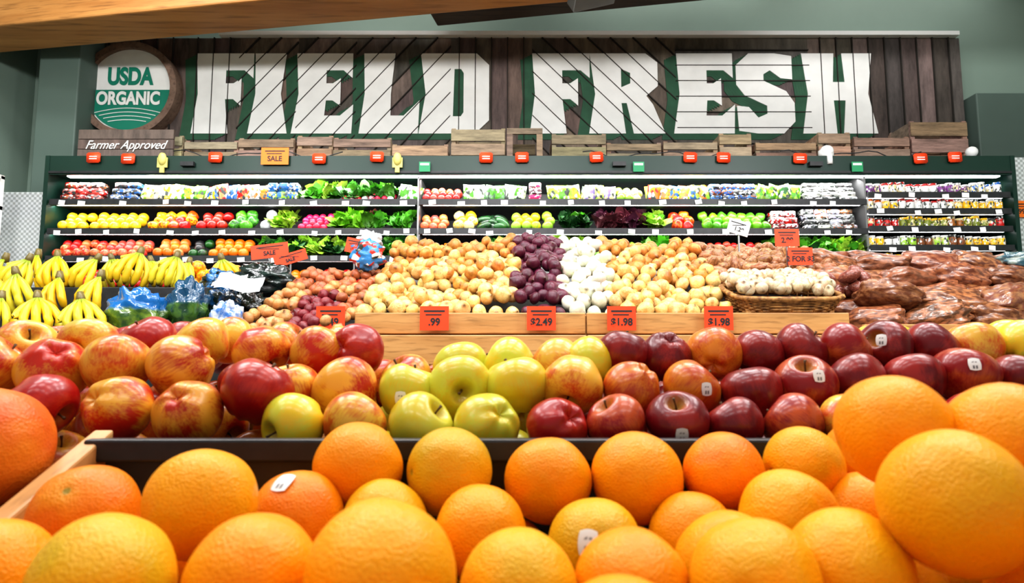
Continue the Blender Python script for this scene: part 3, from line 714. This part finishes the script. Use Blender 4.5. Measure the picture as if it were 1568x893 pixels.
# ------------------------------------------------------------------ apples display
at=empty('apple_display_bin'); a=Acc()
a.add([(-1.15,.74,.60),(1.15,.74,.60),(1.15,1.40,.60),(-1.15,1.40,.60),(-1.15,.74,.745),(1.15,.74,.745),(1.15,1.40,.84),(-1.15,1.40,.84)],[(0,3,2,1),(4,5,6,7),(0,1,5,4),(1,2,6,5),(2,3,7,6),(3,0,4,7)],smooth=False)
a.box(-1.1,1.1,.78,1.38,0,.6)
a.box(-.455,1.15,.722,.742,.70,.862); a.box(-.455,1.15,.705,.724,.842,.866); a.box(-1.15,-.46,.722,.742,.70,.83)
a.build('black_bin',[M_black],at,bevel=.003)
ap=Acc()
T_={'g':(lin(190,44,20),lin(230,164,54),.52),'h':(lin(208,84,28),lin(234,184,66),.66),'o':(lin(188,72,24),lin(222,136,40),.5),'y':(lin(224,192,42),lin(208,206,66),.5),'d':(lin(112,14,22),lin(152,38,32),.35),'r':(lin(144,22,24),lin(192,86,40),.38),'e':(lin(162,16,18),lin(186,48,30),.3)}
def apple(x,y,z,d,ty,rot=None):
    r=d*.485; c1,c2,b=T_[ty]
    if rot is None: rot=(R(-1.1,1.25),R(-.8,.8),R(0,6.28)) if R(0,1)<.85 else (R(-2.6,-1.6),R(-.5,.5),R(0,6))
    c1=jit(c1,.1); c2=jit(c2,.08); rv=(R(0,50),R(0,50),R(0,50))
    ap.put(random.choice(APPLES),(x,y,CZ+z),(r,r,r*1.03),rot,col=(*c1,b),col2=c2,rv=rv); ap.put(STEM,(x,y,CZ+z),r,rot,mat=1)
row1=[(-.66,-.06,.084,'g'),(-.57,-.055,.082,'e'),(-.4775,-.058,.083,'g'),(-.392,-.062,.084,'g'),(-.262,-.078,.082,'y'),(-.190,-.078,.082,'h'),(-.111,-.080,.083,'y'),(-.029,-.078,.083,'y'),(.056,-.080,.078,'e'),(.126,-.077,.075,'r'),(.199,-.075,.078,'d'),(.269,-.079,.072,'d'),(.340,-.077,.076,'r'),(.405,-.075,.072,'h'),(.48,-.075,.076,'d'),(.555,-.075,.076,'r')]
for x,z,d,ty in row1: apple(x,.80,z,d,ty)
apple(-.316,.82,-.04,.09,'e',(.3,.3,1))
row2=[(-.70,-.010,.088,'g'),(-.617,-.012,.092,'g'),(-.532,-.008,.090,'h'),(-.445,-.009,.092,'g'),(-.36,-.036,.07,'d'),(-.295,-.040,.08,'h'),(-.222,-.042,.094,'g'),(-.138,-.044,.086,'y'),(-.070,-.036,.09,'y'),(.006,-.036,.09,'y'),(.082,-.032,.086,'h'),(.162,-.038,.082,'o'),(.240,-.039,.081,'o'),(.322,-.046,.084,'d'),(.394,-.034,.085,'r'),(.464,-.030,.081,'d'),(.540,-.028,.081,'d'),(.608,-.022,.085,'r'),(.685,-.03,.083,'d')]
for x,z,d,ty in row2: apple(x,.885,z,d,ty)
row3=[(-.80,.015,'g'),(-.72,.015,'h'),(-.625,.020,'h'),(-.545,.022,'e'),(-.46,.020,'h'),(-.372,.010,'g'),(-.290,.006,'g'),(-.235,.012,'e'),(-.155,-.035,'g'),(-.075,-.014,'y'),(-.005,-.012,'y'),(.068,-.012,'h'),(.112,-.010,'y'),(.164,.005,'d'),(.228,.003,'d'),(.299,.004,'o'),(.366,.003,'d'),(.428,.012,'d'),(.490,.014,'r'),(.556,.016,'d'),(.624,.014,'d'),(.690,.012,'h'),(.76,.015,'y')]
for x,z,ty in row3: apple(x,.975+R(-.008,.008),z+.003,.080 if ty in'dr' else .085,ty)
for k,y in enumerate((1.06,1.145,1.23)):
    x=-.95
    while x<1.05:
        if x<-.26: zz=(.022,.018,.008)[k]; ty=random.choice('ghgeoh')
        elif x<.12: zz=(-.045,-.055,-.06)[k]; ty=random.choice('ghgeoy')
        elif x<.62: zz=(-.012,-.03,-.05)[k]; ty=random.choice('drdo')
        else: zz=(.018,.015,.0)[k]; ty=random.choice('yyh')
        apple(x+R(-.01,.01),y,zz+R(-.008,.008),.081,ty); x+=.083
for y,z in((.84,-.115),(.93,-.085),(1.02,-.065),(1.1,-.06)):
    x=-.9
    while x<.9: apple(x,y,z-.01,.076,random.choice('gho') if x<-.2 else ('y' if x<.05 else random.choice('dr'))); x+=.082
for (x,y,z,r),d in [((.24,.885,CZ-.039,.0395),(.25,-1,.05)),((.394,.885,CZ-.034,.0415),(.0,-1,.35)),((.608,.885,CZ-.022,.0415),(-.3,-1,.45)),((-.138,.885,CZ-.044,.042),(-.1,-1,-.1)),((.199,.8,CZ-.075,.038),(-.1,-1,-.3)),((.56,.975,CZ+.02,.04),(-.9,-1,.3))]:
    sticker(ap,(x,y,z),r*1.04,d,.0075,2)
ap.build('apple_heap',[M_apple,M_stem,M_stick])

# ------------------------------------------------------------------ oranges
ot=empty('orange_display_bin'); a=Acc()
a.box(-1.1,1.1,.12,.70,0,.70,0); a.box(-1.1,1.1,.10,.12,0,.80,0)
a.build('black_bin',[M_black],ot,bevel=.003)
a=Acc(); a.add([(-.462,.735,.70),(-.44,.735,.70),(-.44,.735,.874),(-.462,.735,.874),(-.462,.585,.70),(-.44,.585,.70),(-.44,.585,.81),(-.462,.585,.81),(-.462,.13,.70),(-.44,.13,.70),(-.44,.13,.775),(-.462,.13,.775)],
 [(0,3,2,1),(2,3,7,6),(6,7,11,10),(1,2,6,5),(5,6,10,9),(0,4,7,3),(4,8,11,7),(8,9,10,11),(0,1,5,4),(4,5,9,8)],smooth=False); a.build('wood_divider',[M_trim],ot,bevel=.003)
og=Acc(); op=[]
oc=[(lin(244,148,2),lin(244,158,6)),(lin(244,162,6),lin(230,166,12)),(lin(236,126,2),lin(242,146,6)),(lin(238,172,12),lin(212,168,22))]
def orange(x,y,z,d,ci=None,rot=None):
    c=oc[ci] if ci is not None else random.choice(oc); r=d/2
    og.put(random.choice(ORANGES),(x,y,CZ+z),(r,r,r),rot or (R(-2.5,2.5),R(-2,2),R(0,6)),col=jit(c[0],.07),col2=jit(c[1],.07)); op.append((x,y,CZ+z,r))
O=[(-.150,.65,-.104,.0865,0),(-.061,.65,-.108,.084,3),(.035,.65,-.116,.084,0),(.121,.65,-.114,.089,0),(.206,.65,-.110,.0795,2),(.284,.65,-.103,.076,1),
(-.245,.53,-.113,.086,1),(-.355,.56,-.129,.084,2),(-.191,.60,-.140,.082,2),(-.114,.60,-.146,.078,3),(-.027,.585,-.150,.082,0),(.070,.575,-.158,.081,3),(.160,.60,-.156,.077,0),(.233,.565,-.134,.084,1),(.327,.62,-.143,.080,0),
(.288,.50,-.053,.084,0),(.352,.47,-.060,.088,0),(.272,.412,-.087,.088,1),(.345,.43,-.140,.080,0),(.215,.435,-.136,.080,1),
(-.077,.40,-.128,.090,1),(-.162,.425,-.138,.082,0),(-.247,.41,-.136,.084,3),(-.345,.45,-.146,.08,0),(.004,.44,-.149,.078,3),(.078,.445,-.150,.078,0),(.15,.42,-.138,.08,1),
(-.29,.63,-.175,.08,0),(-.40,.65,-.178,.08,0),(.39,.56,-.10,.085,0),(.41,.46,-.125,.085,0),(.42,.65,-.12,.083,1),(.36,.68,-.10,.08,0)]
for q in O:
    rot=None
    if q[0]==-.355: rot=(.85,.1,0)
    orange(*q,rot)
for zl in(-.155,-.185,-.205):
    for _ in range(900):
        x=R(-.41,1.0); y=R(.2,.665); z=zl+R(-.008,.008); r=.040
        if all((x-a_)**2+(y-b_)**2+(CZ+z-c_)**2>((r+d_)*.93)**2 for a_,b_,c_,d_ in op):
            if CZ+z-r<.70: z=.70+r-CZ
            orange(x,y,z,2*r)
for (x,y,z,r),d in [((-.114,.60,CZ-.146,.039),(.05,-1,.45)),((.070,.575,CZ-.158,.0405),(-.25,-1,.35)),((-.191,.60,CZ-.14,.041),(-.2,-.6,1))]: sticker(og,(x,y,z),r*1.03,d,.0085,1,1.3)
og.build('orange_heap',[M_orange,M_stick])
gp=Acc(); gp.put(ORANGES[0],(-.53,.665,CZ-.088),.062,(1,0,0),col=lin(240,138,40),col2=lin(230,106,34))
for x,y,z in((-.60,.57,-.17),(-.55,.50,-.19),(-.66,.68,-.14),(-.60,.42,-.19),(-.72,.58,-.17)): gp.put(ORANGES[1],(x,y,CZ+z),.057,(R(0,3),0,0),col=lin(236,128,36),col2=lin(226,102,34))
gp.build('grapefruit_pile',[M_orange])

# ------------------------------------------------------------------ lights
for y,p in((-.9,16),(.6,20),(1.9,30),(3.1,44)):
    for x in(-2.6,-.9,.9,2.6): area('ceiling_light',(x,y,4.2),(0,0,0),1.2,.3,p)
for x in(-2.6,0,2.6): area('sign_fill_light',(x,.8,2.9),(math.radians(92),0,0),1.2,.3,62)  # unseen fill lights, added to brighten the sign from below the beam
for x,y in((-.9,5.2),(1.3,5.1),(3.3,5.0)): area('wall_fill_light',(x,y,4.37),(math.radians(12),0,0),1.8,.1,7)  # added fill strips out of view, lifting the wall the beam leaves dark
area('case_canopy_light',(.12,4.5,2.215),(math.radians(25),0,0),6.5,.05,46)
for z in(2.02,1.82,1.63): area('shelf_light',(-.4,4.47,z),(math.radians(20),0,0),5.6,.04,17)
w=bpy.data.worlds.new('store_ambient'); bpy.context.scene.world=w; w.use_nodes=True; w.node_tree.nodes['Background'].inputs[0].default_value=(1,.99,.97,1); w.node_tree.nodes['Background'].inputs[1].default_value=.42
# ------------------------------------------------------------------ camera
cd=bpy.data.cameras.new('camera'); co=bpy.data.objects.new('camera',cd); bpy.context.scene.collection.objects.link(co)
co.location=(0,0,CZ); co.rotation_euler=(math.radians(96),0,0); cd.lens=36*1000/1568; cd.sensor_width=36; cd.clip_start=.02
cd.dof.use_dof=True; cd.dof.focus_distance=2.2; cd.dof.aperture_fstop=8
bpy.context.scene.camera=co
vs=bpy.context.scene.view_settings; vs.view_transform='Standard'; vs.exposure=-.1
try: vs.look='Medium High Contrast'
except Exception: pass
